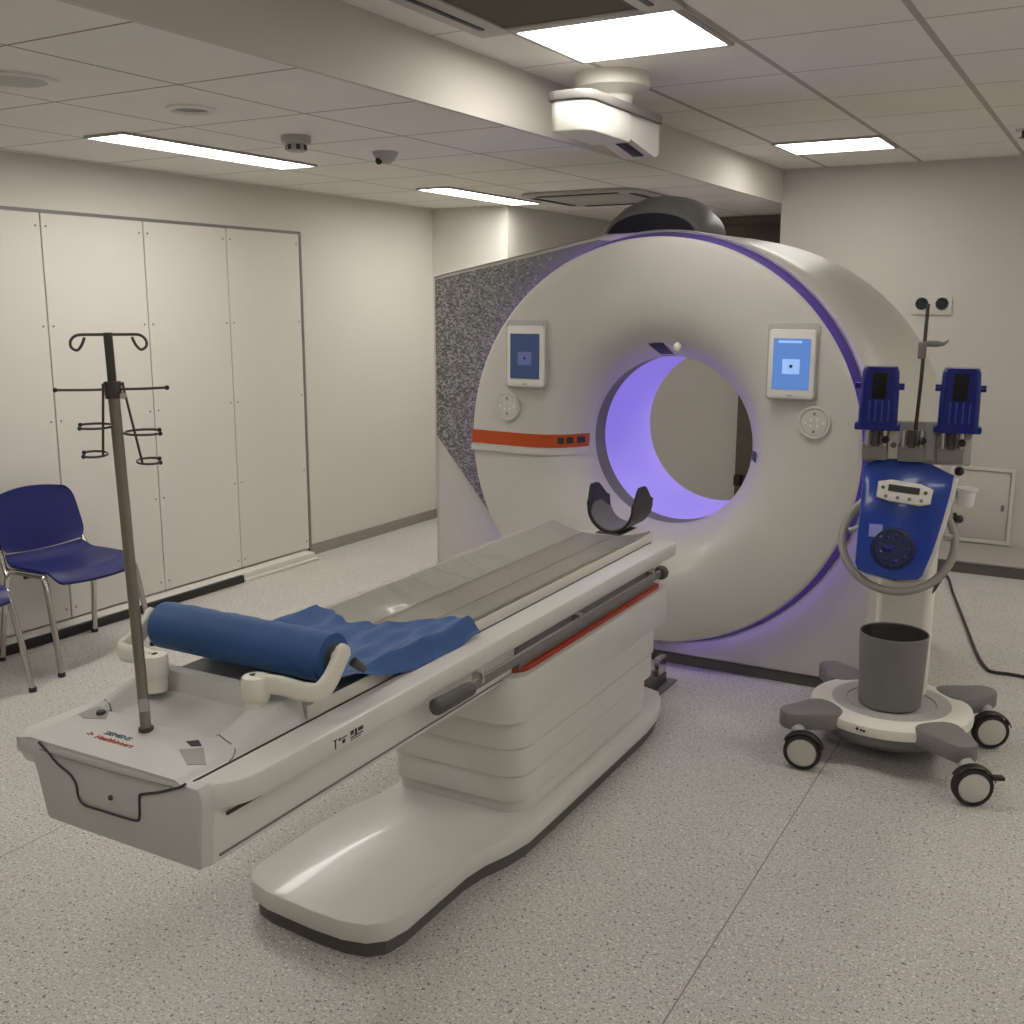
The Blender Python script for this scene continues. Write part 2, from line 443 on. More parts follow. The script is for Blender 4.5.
# unseen lamps of the same fittings, added to brighten floor, couch and scanner
for (x0, x1, y0, y1, z) in ((-.095, .465, .835, 1.395, ZH), (1.105, 1.665, 3.235, 3.795, ZH), (1.105, 1.665, .235, .795, ZH), (-.095, .465, -1.565, -1.005, ZH), (1.105, 1.665, 6.0, 6.56, ZH)):
    ceiling_lamp('added square white light of the higher ceiling, unseen beyond the right edge of the view', x0, x1, y0, y1, z, m='panel3' if y0 < 2 else 'panel2')
ceiling_lamp('added square ceiling light near the beam, unseen behind the viewer', -1.895, -1.335, .235, .795, ZH, m='panel3')
ceiling_lamp('added long narrow light of the low ceiling, unseen beyond the left edge of the view', -3.845, -3.625, .76, 1.93, ZL, .01)

t = thing('air_cassette', 'ceiling air cassette with brown filter mesh beside the large square light', 'air conditioner', (-1.66, 2.82, ZH))
mb = MB(); mb.box(-.37, -.24, -.45, .46, -.014, 0, .004).box(.24, .37, -.45, .46, -.014, 0, .004)
mb.box(-.24, .24, .405, .46, -.014, 0, .003).box(-.24, .24, -.45, -.40, -.014, 0, .003); mb.build('frame', 'lampframe', t)
MB().box(-.24, .24, -.40, .405, -.008, 0).build('filter', 'grille', t)
MB().box(-.315, -.295, -.40, .36, -.018, -.012, .002).build('slot', 'ink', t)
MB().box(.285, .305, -.40, .36, -.018, -.012, .002).build('slot', 'ink', t)

t = thing('air_cassette', 'square ceiling air outlet with rounded dark slots on the low ceiling behind the scanner hood', 'air conditioner', (-3.06, 6.40, ZL))
mb = MB().prism(rrect(-.40, .40, -.42, .42, .12), 'z', -.022, 0, .008); mb.build('frame', 'lampframe', t)
for (x0, x1, y0, y1) in ((-.28, .28, -.37, -.33), (-.28, .28, .33, .37), (-.36, -.32, -.28, .28), (.32, .36, -.28, .28)):
    MB().box(x0, x1, y0, y1, -.027, -.020, .002).build('slot', 'ink', t)
MB().prism(rrect(-.26, .26, -.28, .28, .04), 'z', -.026, -.02, .002).build('grille', 'lampframe', t)

t = thing('ceiling_speaker', 'large round flush ceiling grille at the left edge of the low ceiling', 'speaker', (-3.09, 2.23, ZL))
MB().lathe([(.10, -.005), (.125, -.012), (.135, -.008), (.138, 0)], (0, 0, 0), 'z', 40).build('rim', 'white', t)
MB().lathe([(.0001, -.008), (.08, -.008), (.112, -.004), (.113, 0)], (0, 0, 0), 'z', 40).build('grille', 'lampframe', t)
t = thing('ceiling_speaker', 'small round recessed spot on the low ceiling between the large grille and the long light', 'downlight', (-2.985, 2.86, ZL))
MB().lathe([(.06, -.004), (.072, -.012), (.085, -.008), (.088, 0)], (0, 0, 0), 'z', 36).build('rim', 'white', t)
MB().lathe([(.0001, -.003), (.062, -.003)], (0, 0, 0), 'z', 32).build('lens', 'mid', t)
t = thing('smoke_detector', 'drum-shaped smoke detector with black slots on the low ceiling', 'smoke detector', (-3.09, 3.53, ZL))
MB().lathe([(.0001, -.032), (.055, -.032), (.062, -.026), (.062, 0)], (0, 0, 0), 'z', 28).build('base', 'lgrey', t)
MB().lathe([(.0001, -.062), (.036, -.062), (.041, -.056), (.041, -.032)], (0, 0, 0), 'z', 24).build('sensor_cage', 'lgrey', t)
for k in range(7):
    a = 2 * PI * k / 7 - .9
    MB().box(-.008, .008, -.044, -.038, -.056, -.037, mx=Matrix.Rotation(a, 4, 'Z')).build('slot', 'black', t)
t = thing('ceiling_dome_camera', 'small white dome with a dark lens on the low ceiling, right of the smoke detector', 'dome camera', (-3.05, 4.09, ZL + .004))
MB().lathe([(.0001, -.058), (.022, -.055), (.042, -.040), (.058, -.012), (.062, 0)], (0, 0, 0), 'z', 28).build('dome', 'lgrey', t)
MB().ball((-.012, -.034, -.046), .017, n=12).build('lens', 'black', t)
t = thing('sprinkler', 'small metal ceiling sprinkler at the right edge of the photo', 'sprinkler', (-.61, 6.37, ZH))
MB().lathe([(.0001, -.012), (.035, -.010), (.042, 0)], (0, 0, 0), 'z', 20).build('rosette', 'chrome', t)
MB().lathe([(.010, -.010), (.010, -.040), (.022, -.042), (.022, -.045), (.0001, -.046)], (0, 0, 0), 'z', 16).build('nozzle', 'dsteel', t)

# positioning camera hanging over the couch
t = thing('ceiling_camera', 'white boxy patient camera with grey top plate hanging from a round ceiling mount', 'camera', (-1.86, 3.95, ZH))
MB().lathe([(.075, -.140), (.085, -.085), (.150, -.055), (.150, 0)], (-.055, .14, 0), 'z', 48).build('ceiling_mount', 'cream', t)
MB().prism(rrect(-.100, .088, -.35, .35, (.06, .03, .03, .05), 8), 'z', -.172, -.140, .004).build('top_plate', 'mid', t)
MB().prism(rrect(-.088, .078, -.34, .04, (.06, .01, .01, .04), 8), 'z', -.282, -.172, .008).build('housing', 'white', t)
MB().prism([(.03, -.172), (.34, -.172), (.34, -.292), (.30, -.306), (.03, -.262)], 'x', -.070, .070).build('rear_housing', 'white', t)
sl = math.atan2(-.044, .27)
MB().box(-.012, .036, -.10, .08, -.004, .004, .003, mx=Matrix.Translation((0, .185, -.2885)) @ Matrix.Rotation(sl, 4, 'X')).build('lens_slot', 'black', t)

# wall fittings on the far right wall
t = thing('wall_socket', 'white double wall socket with two round black holes above the injector pole', 'socket', (-1.165, YF, 1.622))
MB().box(-.125, .125, -.014, 0, -.06, .06, .006).build('face_plate', 'wall_r', t)
for x in (-.062, .062): MB().lathe([(.0001, -.017), (.030, -.017), (.036, -.022), (.040, -.014)], (x, 0, .012), 'y', 24).build('outlet', 'black', t)
t = thing('access_door', 'low cream access door set in the far right wall above the step', 'access door', (-.77, YF, .09))
mb = MB(); w = .175
mb.box(-w - .02, -w, -.014, 0, 0, .50).box(w, w + .02, -.014, 0, 0, .50).box(-w, w, -.014, 0, .48, .50).box(-w, w, -.014, 0, 0, .02)
mb.build('frame', 'wall', t)
MB().box(-w + .006, w - .006, -.006, 0, .026, .474, .003).build('door_leaf', 'wall_r', t)
MB().box(w - .05, w - .03, -.012, -.006, .22, .26, .003).build('latch', 'mid', t)

t = prop(MB().tube(smooth_path([(-1.02, 6.90, .012), (-.855, 6.75, .009), (-.76, 6.35, .008), (-.615, 5.74, .008), (-.50, 5.25, .008), (-.44, 5.06, .008), (-.40, 5.01, .008), (-.28, 5.01, .008), (.10, 4.90, .008), (.6, 4.85, .008)], 6), .0075, 8)
         .build('power_cable', 'black'), 'black power cable lying on the floor at the right edge', 'cable')

# ------------------------------------------------------------------ CT gantry
def bdrop(r): return .010 * (1 - sstep(.40, .72, r))
GO = (0, 4.9, 0)
g = mthing('ct_scanner', 'large white ring-shaped scanner with purple-lit bore and grey patterned side panel', 'CT scanner', GO)
CZ = 1.018
def outline(rx, rz, ul, zc=1.0, zt=1.757, ztl=1.925, ut=-.28, z0=.055):
    top = zc + rz
    P = [(ul, z0), (ul, zt), (ut, top - .012)]
    for k in range(0, 33):
        a = math.radians(98 - 98 * k / 32)
        P.append((rx * math.cos(a), zc + rz * math.sin(a)))
    P += [(rx * 1.0, .7), (rx * 1.005, .4), (rx * .99, z0)]
    return P
def ray_r(P, a, c=(0, CZ)):
    dx, dz = math.cos(a), math.sin(a); best = 0
    for i in range(len(P)):
        x1, z1 = P[i][0] - c[0], P[i][1] - c[1]; x2, z2 = P[(i + 1) % len(P)][0] - c[0], P[(i + 1) % len(P)][1] - c[1]
        ex, ez = x2 - x1, z2 - z1; den = dx * ez - dz * ex
        if abs(den) < 1e-12: continue
        t_ = (x1 * ez - z1 * ex) / den; s_ = (x1 * dz - z1 * dx) / den
        if t_ > 0 and -1e-9 <= s_ <= 1 + 1e-9: best = max(best, t_)
    return best
secs = [(4.435, .935, .936, -1.160, .012), (4.428, .95, .940, -1.168, 0), (4.45, .975, .944, -1.172, 0), (4.60, 1.02, .944, -1.172, 0), (4.85, 1.06, .945, -1.172, 0),
        (5.10, 1.085, .95, -1.172, 0), (5.33, 1.09, .95, -1.172, 0), (5.42, 1.06, .93, -1.15, .01)]
angs = [2 * PI * k / 180 for k in range(180)]
for uu, zz in ((-1.172, 1.757), (-1.172, .055), (1.0, .055), (-.28, 1.92)): angs.append(math.atan2(zz - CZ, uu) % (2 * PI))
angs.sort()
rows = []
for (y, rx, rz, ul, ins) in secs:
    P = outline(rx, rz, ul)
    rows.append([((ray_r(P, a)) * math.cos(a), y, CZ + ray_r(P, a) * math.sin(a)) for a in angs])
circ = lambda r, y: [(r * math.cos(a), y, CZ + r * math.sin(a)) for a in angs]
rows = [circ(.80, 4.62), circ(.80, 4.45), circ(.895, 4.432)] + rows + [circ(.48, 5.44), circ(.43, 5.41), circ(.43, 5.36)]
MB().sections(rows, True, False).build('body', 'shell2', g, GO)
MB().prism([(-1.150, 4.445), (.94, 4.445), (1.06, 4.9), (1.06, 5.36), (-1.15, 5.36)], 'z', .001, .056).build('plinth', 'plinth', g, GO)
# printed side panel
arc = []
for k in range(0, 41):
    a = math.radians(104.5 + (216.0 - 104.5) * k / 40)
    arc.append((.912 * math.cos(a), CZ + .912 * math.sin(a)))
poly = [(-1.158, 1.742), (-.60, 1.846), (-.30, 1.906)] + arc + [(-1.158, .985)]
MB().prism(poly, 'y', 4.418, 4.436).build('pattern_panel', 'pixel', g, (0, 0, 0)).location = (0, -GO[1], 0)
# round front cover, flaring into the bore
FP = [(.387, 4.625), (.388, 4.60), (.396, 4.57), (.416, 4.53), (.440, 4.485), (.475, 4.44), (.52, 4.402), (.575, 4.374), (.64, 4.355), (.72, 4.343), (.80, 4.338), (.868, 4.338), (.883, 4.341), (.891, 4.349), (.893, 4.358)]
MB().lathe(FP + [(.88, 4.362), (.70, 4.42), (.45, 4.60)], (0, 0, CZ), 'y', 128).drop().build('front_cover', 'shell', g, GO)
MB().lathe([(.86, 4.36), (.887, 4.360), (.884, 4.378), (.862, 4.380)], (0, 0, CZ), 'y', 128).drop().build('cover_rim', 'rim', g, GO)
for a0, a1 in ((-82, 84), (96, 262)):
    MB().lathe([(.855, 4.382), (.876, 4.383), (.876, 4.402), (.855, 4.404), (.855, 4.382)], (0, 0, CZ), 'y', 72, math.radians(a0), math.radians(a1)).build('light_strip', 'led', g, GO)
MB().lathe([(.800, 4.405), (.850, 4.408), (.895, 4.4255), (.913, 4.4255), (.915, 4.431)], (0, 0, CZ), 'y', 128).drop().build('gap_ring', 'rim', g, GO)
# bore
MB().lathe([(.388, 4.615), (.391, 4.625), (.391, 4.750), (.42, 4.750)], (0, 0, CZ - .01), 'y', 96).build('bore_ring', 'ring', g, GO)
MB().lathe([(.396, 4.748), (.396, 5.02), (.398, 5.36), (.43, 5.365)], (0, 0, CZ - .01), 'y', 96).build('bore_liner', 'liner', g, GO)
# orange accent strip with small controls
def cover_y(r):
    r = min(r, .868)
    for (r0, y0), (r1, y1) in zip(FP, FP[1:]):
        if r0 <= r <= r1: return y0 + (y1 - y0) * (r - r0) / (r1 - r0)
    return FP[-1][1]
def on_cover(u, z, d): return Vector((u, cover_y(math.hypot(u, z - CZ + bdrop(math.hypot(u, z - CZ)))) - d, z))
def strip(u0, u1, zf, h, d, nu=24, nv=4):
    return MB().thick_grid(lambda i, j: on_cover(u0 + (u1 - u0) * i, zf(i) + h * (j - .5), d), lambda i, j: on_cover(u0 + (u1 - u0) * i, zf(i) + h * (j - .5), -.008), nu, nv)
osr = strip(-.902, -.394, lambda i: 1.001 + .006 * math.cos(PI * i), .062, .004).build('accent_strip', 'orange', g, GO)
prop(osr, 'orange strip')
for u in (-.478, -.448, -.416):
    strip(u - .011, u + .011, lambda i: .998, .030, .0055, 3, 2).build('control_key', 'ink', osr, GO)
strip(-.902, -.394, lambda i: .952 + .006 * math.cos(PI * i), .030, .012).build('ledge', 'shell', g, GO)
# tablets
for sgn, m1, m2, lab in ((-1, 'scr_l', 'icon_l', 'dim dark blue tablet screen left of the bore'), (1, 'scr_r', 'icon_r', 'bright light blue tablet screen right of the bore')):
    u = .61 * sgn
    fr = MB().prism(rrect(u - .095, u + .095, 1.252, 1.530, .016), 'y', 4.318, 4.350, .006).build('tablet', 'white', g, GO)
    fr['label'] = lab
    MB().prism(rrect(u - .105, u + .105, 1.243, 1.556, .018), 'y', 4.332, 4.352, .004).build('tablet_recess', 'lgrey', g, GO)
    s_ = MB().box(u - .075, u + .075, 4.316, 4.320, 1.290, 1.494).build('screen', m1, fr, GO)
    MB().box(u - .035, u + .035, 4.3150, 4.3165, 1.352, 1.412).build('screen_icon', m2, fr, GO)
    MB().lathe([(.0001, 4.3145), (.009, 4.3145)], (u, 0, 1.383), 'y', 4).build('icon_arrow', 'ink', fr, GO)
    if sgn > 0: MB().box(u - .055, u + .04, 4.3150, 4.3165, 1.476, 1.486).build('status_bar', m2, fr, GO)
    MB().box(u - .012, u + .012, 4.3165, 4.3185, 1.262, 1.268).build('home_key', 'lgrey', fr, GO)
    c = (.711 * sgn, 0, 1.158)
    dl = MB().lathe([(.0001, 4.333), (.050, 4.333), (.053, 4.336), (.056, 4.336), (.059, 4.331), (.066, 4.331), (.068, 4.337)], c, 'y', 40).build('control_dial', 'shell', g, GO)
    for k in range(8):
        a = k * PI / 4; rr = .036 if k % 2 == 0 else .018
        MB().lathe([(.0001, 4.3315), (.006, 4.3315), (.0065, 4.334)], (c[0] + rr * math.cos(a), 0, c[2] + rr * math.sin(a)), 'y', 8).build('key', 'mark' if k % 4 != 2 else 'mid', dl, GO)
# marks round the bore mouth
def lip(a, r): return Vector((r * math.cos(a), cover_y(r) - .004, CZ - bdrop(r) + r * math.sin(a)))
mb = MB(); a1, a2 = math.radians(86.5), math.radians(95.5)
mb.thick_grid(lambda i, j: lip(a1 + (a2 - a1) * i + .055 * j, .392 + .060 * j), lambda i, j: lip(a1 + (a2 - a1) * i + .055 * j, .392 + .060 * j) + Vector((0, .02, 0)), 6, 4)
mb.build('laser_window', 'black', g, GO)
MB().ball((.076, 4.455, 1.444), .021, 1, .9, 1).build('bore_camera', 'cream', g, GO)
a1 = math.radians(-7)
MB().thick_grid(lambda i, j: lip(a1 + .10 * i, .392 + .048 * j), lambda i, j: lip(a1 + .10 * i, .392 + .048 * j) + Vector((0, .02, 0)), 4, 4).build('laser_window', 'black', g, GO)
# dark cable hood on top
hd = [(4.46, .222, .135, 0), (4.475, .228, .150, 0), (4.53, .235, .180, 0), (4.60, .238, .200, 0), (4.70, .236, .205, 0), (4.82, .225, .18, 0), (4.95, .18, .11, 0)]
def arch(y, w_, h, b=1.90):
    return [(-.066 + w_ * math.cos(PI - PI * k / 28) * (1 + .0 * k), y, b + h * (max(0, math.sin(PI * k / 28)) ** .8)) for k in range(29)]
MB().sections([arch(y, w_, h) for (y, w_, h, q) in hd], True, True).build('top_hood', 'hood', g, GO)
MB().sections([arch(4.450, .205, .116), arch(4.462, .205, .116)], True, True).build('hood_opening', 'void', g, GO)

# ------------------------------------------------------------------ patient couch
TO = (0.05, 2.9, 0)
T = mthing('patient_table', 'long white scanner couch on a stepped pedestal leading up to the bore', 'patient table', TO)
# base on the floor
bo = [(-.215, 2.03), (-.205, 1.985), (-.165, 1.945), (-.10, 1.925), (.06, 1.912), (.16, 1.912), (.225, 1.928), (.265, 1.965), (.282, 2.03), (.284, 2.20), (.285, 2.32), (.298, 2.40), (.328, 2.49), (.345, 2.58), (.346, 2.75), (.345, 3.52), (.335, 3.65), (.312, 3.75), (.275, 3.82), (.20, 3.85),
      (-.12, 3.85), (-.165, 3.80), (-.17, 2.62), (-.178, 2.52), (-.205, 2.42), (-.217, 2.30)]
MB().prism(bo, 'z', .046, .102, .006).build('base', 'table', T, TO)
MB().prism(inset(bo, .016), 'z', .001, .048).build('base_plinth', 'plinth', T, TO)
# stepped pedestal
def tier(u0, u1, y0, y1, z0, z1, r=.085, b=.0022):
    return MB().prism(rrect(u0, u1, y0, y1, (r, .02, .02, .035), 8), 'z', z0, z1, b)
tiers = [(-.160, .298, 2.615, 3.60, .102, .140), (-.163, .303, 2.600, 3.60, .143, .225), (-.166, .306, 2.590, 3.66, .229, .317), (-.169, .309, 2.580, 3.67, .321, .411), (-.176, .315, 2.545, 3.79, .415, .556)]
for q in tiers: tier(*q).build('pedestal_tier', 'table', T, TO)
MB().prism(rrect(-.152, .292, 2.625, 3.585, (.08, .02, .02, .03), 8), 'z', .10, .55).build('pedestal_core', 'dark', T, TO)
MB().prism(rrect(-.16, .297, 2.60, 3.74, (.07, .02, .02, .03), 8), 'z', .554, .572, .003).build('accent_line', 'red', T, TO)['label'] = 'red-orange line on top of the pedestal'
MB().box(-.15, .285, 2.62, 3.70, .565, .66).build('pedestal_top', 'mid', T, TO)
# lower beam and deck
bp_ = [(-.275, .690), (-.24, .668), (-.205, .640), (-.190, .545), (-.182, .537), (.255, .537), (.263, .545), (.268, .625), (.270, .664), (.270, .69)]
MB().prism(bp_, 'y', 1.392, 3.82).build('lower_beam', 'table', T, TO)
MB().prism(rrect(-.300, .311, 1.368, 3.885, (.12, .03, .03, .06), 10), 'z', .656, .713, .010).build('deck', 'table', T, TO)
MB().box(.262, .2665, 1.41, 2.62, .553, .557).build('beam_groove', 'mid', T, TO)
MB().box(.262, .272, 1.43, 1.53, .633, .640).build('beam_slot', 'ink', T, TO)
# foot end cover
fp = [(-.256, .714), (-.258, .698), (-.222, .680), (-.208, .640), (-.187, .550), (-.178, .543), (.255, .541), (.264, .548), (.268, .620), (.274, .670), (.272, .700), (.262, .714)]
MB().prism(fp, 'y', 1.362, 1.40, .006).build('foot_cover', 'tray', T, TO)
sm = smooth_path([(x, 1.361, z) for x, z in [(-.191, .716), (-.165, .701), (-.136, .680), (-.098, .664), (-.082, .645), (-.078, .619), (-.062, .605), (-.014, .604), (.045, .605), (.088, .607), (.101, .617), (.105, .661), (.114, .670), (.16, .685), (.216, .708), (.235, .72)]], 4)
MB().tube(sm, .0028, 6).build('cover_seam', 'ink', T, TO)
MB().tube(smooth_path([(-.19, 1.362, .700), (-.10, 1.360, .699), (.05, 1.360, .700), (.20, 1.361, .706)], 4), .0013, 6).build('cover_seam', 'mid', T, TO)
MB().lathe([(.0001, 1.358), (.005, 1.358), (.006, 1.362)], (.02, 0, .640), 'y', 10).build('cover_screw', 'ink', T, TO)
# foot tray: height field
def tray_z(u, y):
    base = .720 + .054 * sstep(1.455, 1.70, y)
    edge = 1 - sstep(.200, .225, u) if u > 0 else 1 - sstep(.215, .266, -u)
    base = .712 + (base - .712) * edge
    r = min(sstep(-.205, -.170, u), 1 - sstep(.120, .150, u), sstep(1.525, 1.55, y), 1 - sstep(1.690, 1.705, y))
    return base * (1 - r) + (.716 + .012 * sstep(1.5, 1.7, y)) * r
tu0, tu1, ty0, ty1 = -.268, .228, 1.364, 1.735
MB().thick_grid(lambda i, j: Vector((tu0 + (tu1 - tu0) * i, ty0 + (ty1 - ty0) * j, tray_z(tu0 + (tu1 - tu0) * i, ty0 + (ty1 - ty0) * j))),
                lambda i, j: Vector((tu0 + (tu1 - tu0) * i, ty0 + (ty1 - ty0) * j, .680)), 70, 60).build('foot_tray', 'tray', T, TO, ang=50)
def drape(pts, name, m, dz=.0014):
    mid = Vector((sum(p[0] for p in pts) / len(pts), sum(p[1] for p in pts) / len(pts)))
    ring = []
    for i, p in enumerate(pts):
        q = pts[(i + 1) % len(pts)]
        for k in range(5): ring.append(Vector(p).lerp(Vector(q), k / 5))
    rows = []
    for f_ in (1., .8, .6, .4, .2, .02):
        rows.append([(mid.x + (p.x - mid.x) * f_, mid.y + (p.y - mid.y) * f_, tray_z(mid.x + (p.x - mid.x) * f_, mid.y + (p.y - mid.y) * f_) + dz) for p in ring])
    rows.insert(0, [(p.x, p.y, tray_z(p.x, p.y) - .004) for p in ring])
    return MB().sections(rows, True, True).build(name, m, T, TO)
drape([(-.236, 1.500), (-.205, 1.486), (-.150, 1.502), (-.168, 1.526), (-.205, 1.534)], 'grip_recess', 'mid2')
drape([(.105, 1.470), (.175, 1.425), (.205, 1.446), (.150, 1.495)], 'grip_recess', 'mid2')
MB().lathe([(.0001, tray_z(-.18, 1.515) + .006), (.010, tray_z(-.18, 1.515) + .006), (.012, .718)], (-.18, 1.515, 0), 'z', 14).build('socket', 'ink', T, TO)
drape([(.095, 1.500), (.118, 1.513), (.140, 1.500), (.120, 1.490)], 'socket', 'ink')
for pth in ([(.135, 1.548), (.150, 1.541), (.170, 1.534), (.195, 1.527), (.212, 1.522), (.220, 1.505), (.224, 1.49)], [(-.215, 1.556), (-.195, 1.552), (-.182, 1.545), (-.172, 1.53)]):
    MB().tube([(x, y, tray_z(x, y) + .0006) for x, y in pth], .0013, 6).build('tray_seam', 'dark', T, TO)
text_mesh('maker_mark', 'SIEMENS', .021, 'teal', T, (-.062 - TO[0], 1.458 - TO[1], .7208), (.0, 0, 0), sx=1.0)
text_mesh('maker_mark', 'Healthineers', .022, 'oprint', T, (-.045 - TO[0], 1.434 - TO[1], .7208), (.0, 0, 0), sx=1.0)
for k, (x, y, r) in enumerate(((-.118, 1.438, .0035), (-.126, 1.443, .003), (-.124, 1.434, .0025), (-.131, 1.437, .002))):
    MB().lathe([(.0001, .7212), (r, .7212), (r, .719)], (x, y, 0), 'z', 10).build('maker_mark', 'oprint', T, TO)
# printed marks on the deck side
mk = MB()
for (y0, y1, z0, z1) in ((1.722, 1.726, .668, .690), (1.716, 1.732, .688, .690), (1.736, 1.742, .682, .688), (1.742, 1.765, .684, .6865), (1.748, 1.758, .672, .681),
                         (1.778, 1.790, .680, .690), (1.794, 1.802, .676, .690), (1.806, 1.824, .680, .689), (1.778, 1.824, .673, .676), (1.778, 1.815, .668, .670)):
    mk.box(.3105, .3118, y0, y1, z0, z1)
mk.build('load_marking', 'ink', T, TO)
# side rail and grip
MB().box(.318, .330, 2.24, 3.66, .618, .646, .003).build('side_rail', 'mid', T, TO)
MB().tube(smooth_path([(.322, 2.095, .636), (.326, 2.115, .636), (.327, 2.17, .634), (.327, 2.27, .632)], 4), [.010, .016, .020, .022, .022, .022, .022, .021, .021, .021, .020, .020, .019], 14).build('rail_grip', 'dark', T, TO)
MB().lathe([(.0001, 3.685), (.022, 3.684), (.027, 3.676), (.027, 3.662), (.020, 3.655), (.0001, 3.655)], (.326, 0, .634), 'y', 24).build('rail_cap', 'dark', T, TO)
for y in (2.33, 2.95, 3.58):
    MB().box(.300, .334, y - .008, y + .008, .628, .662, .002).build('rail_bracket', 'chrome', T, TO)
# cradle: shallow trough that slides on the deck
def cr_z(u): return .703 + .042 * (abs(u) / .222) ** 2.4
MB().thick_grid(lambda i, j: Vector((-.222 + .444 * i, 1.74 + 2.10 * j, cr_z(-.222 + .444 * i))), lambda i, j: Vector((-.222 + .444 * i, 1.74 + 2.10 * j, .694 + (.016 if abs(i - .5) > .47 else 0))), 40, 4).build('cradle', 'cream', T, TO)
MB().box(.2285, .2330, 1.385, 3.80, .705, .7158, .001).build('cradle_gap', 'ink', T, TO)
# swivel arms that carry the paper roll
def arm(u, y, sg):
    p = MB().lathe([(.027, .745), (.027, .778), (.030, .780), (.032, .787), (.032, .822), (.028, .831), (.0001, .833)], (u, y, 0), 'z', 28).build('arm_post', 'cream', T, TO)
    MB().box(u - .012, u + .006, y - .006, y + .006, .831, .835, .001).build('post_mark', 'ink', p, TO)
    w_ = 1. if sg > 0 else 1.38
    path = smooth_path([(u, y, .815), (u + .05 * sg * w_, y + .020, .812), (u + .095 * sg * w_, y + .040, .800), (u + .125 * sg * w_, y + .060, .798), (u + .136 * sg * (w_ * .5 + .5), y + .085, .818), (u + .140 * sg, y + .115, .856), (u + .141 * sg, y + .130, .874)], 6)
    rows = []
    n_ = len(path)
    for k, q in enumerate(path):
        a = path[max(k - 1, 0)]; b = path[min(k + 1, n_ - 1)]; tt = (b - a).normalized()
        h_ = Vector((0, 0, 1)); sd = Vector((tt.x, tt.y, 0)).cross(h_).normalized()
        if k == 0: sd0 = sd
        blend = sstep(.50, .8, k / n_)
        sd = (sd * (1 - blend) + Vector((sg, 0, 0)) * blend * (1 if sd.dot(Vector((sg, 0, 0))) > 0 else -1)).normalized()
        nrm = sd.cross(tt).normalized()
        rows.append([q + nrm * .024 * max(-.86, min(.86, math.cos(2 * PI * m_ / 20))) + sd * .014 * max(-.86, min(.86, math.sin(2 * PI * m_ / 20))) for m_ in range(20)])
    e = path[-1]; tt = (path[-1] - path[-2]).normalized()
    rows.append([e + tt * .012 + (v - e) * .65 for v in rows[-1]])
    o_ = MB().sections(rows).build('roll_arm', 'cream', T, TO)
    MB().box(e.x - .004, e.x + .004, e.y - .012, e.y + .012, e.z - .012, e.z + .013, .002).build('arm_bolt', 'ink', o_, TO)
    return e
PR = (.152, 1.655); PL = (-.152, 1.650)
eR = arm(PR[0], PR[1], 1); eL = arm(PL[0], PL[1], -1)
MB().tube([(eR.x + .010, eR.y + .02, eR.z - .03), (eR.x + .022, eR.y + .045, eR.z - .055)], [.012, .008], 10).build('clamp_lever', 'dark', T, TO)
# floor bracket joining couch and scanner
t = mthing('floor_bracket', 'small dark metal floor bracket between couch pedestal and scanner', 'bracket', (.13, 4.03, 0))
MB().box(-.07, .075, -.15, .20, .001, .010, .002).build('foot_plate', 'mid', t)
MB().box(-.02, .045, -.05, .15, .010, .055, .004).build('bracket_block', 'dark', t)
MB().box(.015, .042, .06, .15, .055, .135, .006).build('clamp', 'chrome', t)
MB().lathe([(.0001, .014), (.009, .014), (.010, .010)], (.07, -.11, 0), 'z', 10).build('bolt', 'ink', t)

# mattress and film on the cradle
t = mthing('mattress', 'grey couch mattress under clear plastic film lying in the cradle', 'mattress', (0, 2.9, .71))
def mz(u, y): return cr_z(u) + .011 + .0008 * math.sin(y * 23 + u * 9)
mo = (0, 2.9, .71)
MB().thick_grid(lambda i, j: Vector((-.215 + .425 * i, 2.02 + 1.815 * j, mz(-.215 + .425 * i, 2.02 + 1.815 * j))), lambda i, j: Vector((-.215 + .425 * i, 2.02 + 1.815 * j, cr_z(-.215 + .425 * i) + .003)), 60, 60).build('pad', 'mat', t, mo)
def fold(u, y):
    f = 0
    for (u0, y0, du, dy, h, w_) in ((-.20, 2.66, .12, -.05, .012, .012), (-.20, 2.78, .11, -.02, .012, .012), (-.19, 2.90, .10, .03, .010, .010), (-.19, 3.08, .10, -.03, .009, .012), (-.20, 2.96, .07, -.01, .008, .009)):
        tt = ((u - u0) * du + (y - y0) * dy) / (du * du + dy * dy); tt = min(1, max(0, tt))
        dd = math.hypot(u - u0 - tt * du, y - y0 - tt * dy); f += h * math.exp(-(dd / w_) ** 2)
    return f
def filmz(u, y): return cr_z(u) + .0165 + fold(u, y) + .002 * math.sin(y * 31) * sstep(.0, .2, -u)
def flen(u): return 3.05 + .75 * sstep(-.05, -.19, u) * 0 + .25 * math.sin(u * 9)
MB().thick_grid(lambda i, j: Vector((-.219 + .15 * i, 2.25 + 1.56 * j, filmz(-.219 + .15 * i, 2.25 + 1.56 * j))), lambda i, j: Vector((-.219 + .15 * i, 2.25 + 1.56 * j, filmz(-.219 + .15 * i, 2.25 + 1.56 * j) - .0015)), 50, 170).build('plastic_film', 'film', t, mo)
for u in (-.095, .06):
    MB().tube([(u, 2.3 + .02 * k, mz(u, 2.3 + .02 * k) + .001) for k in range(76)], .0008, 6).build('pad_seam', 'mid', t, mo)

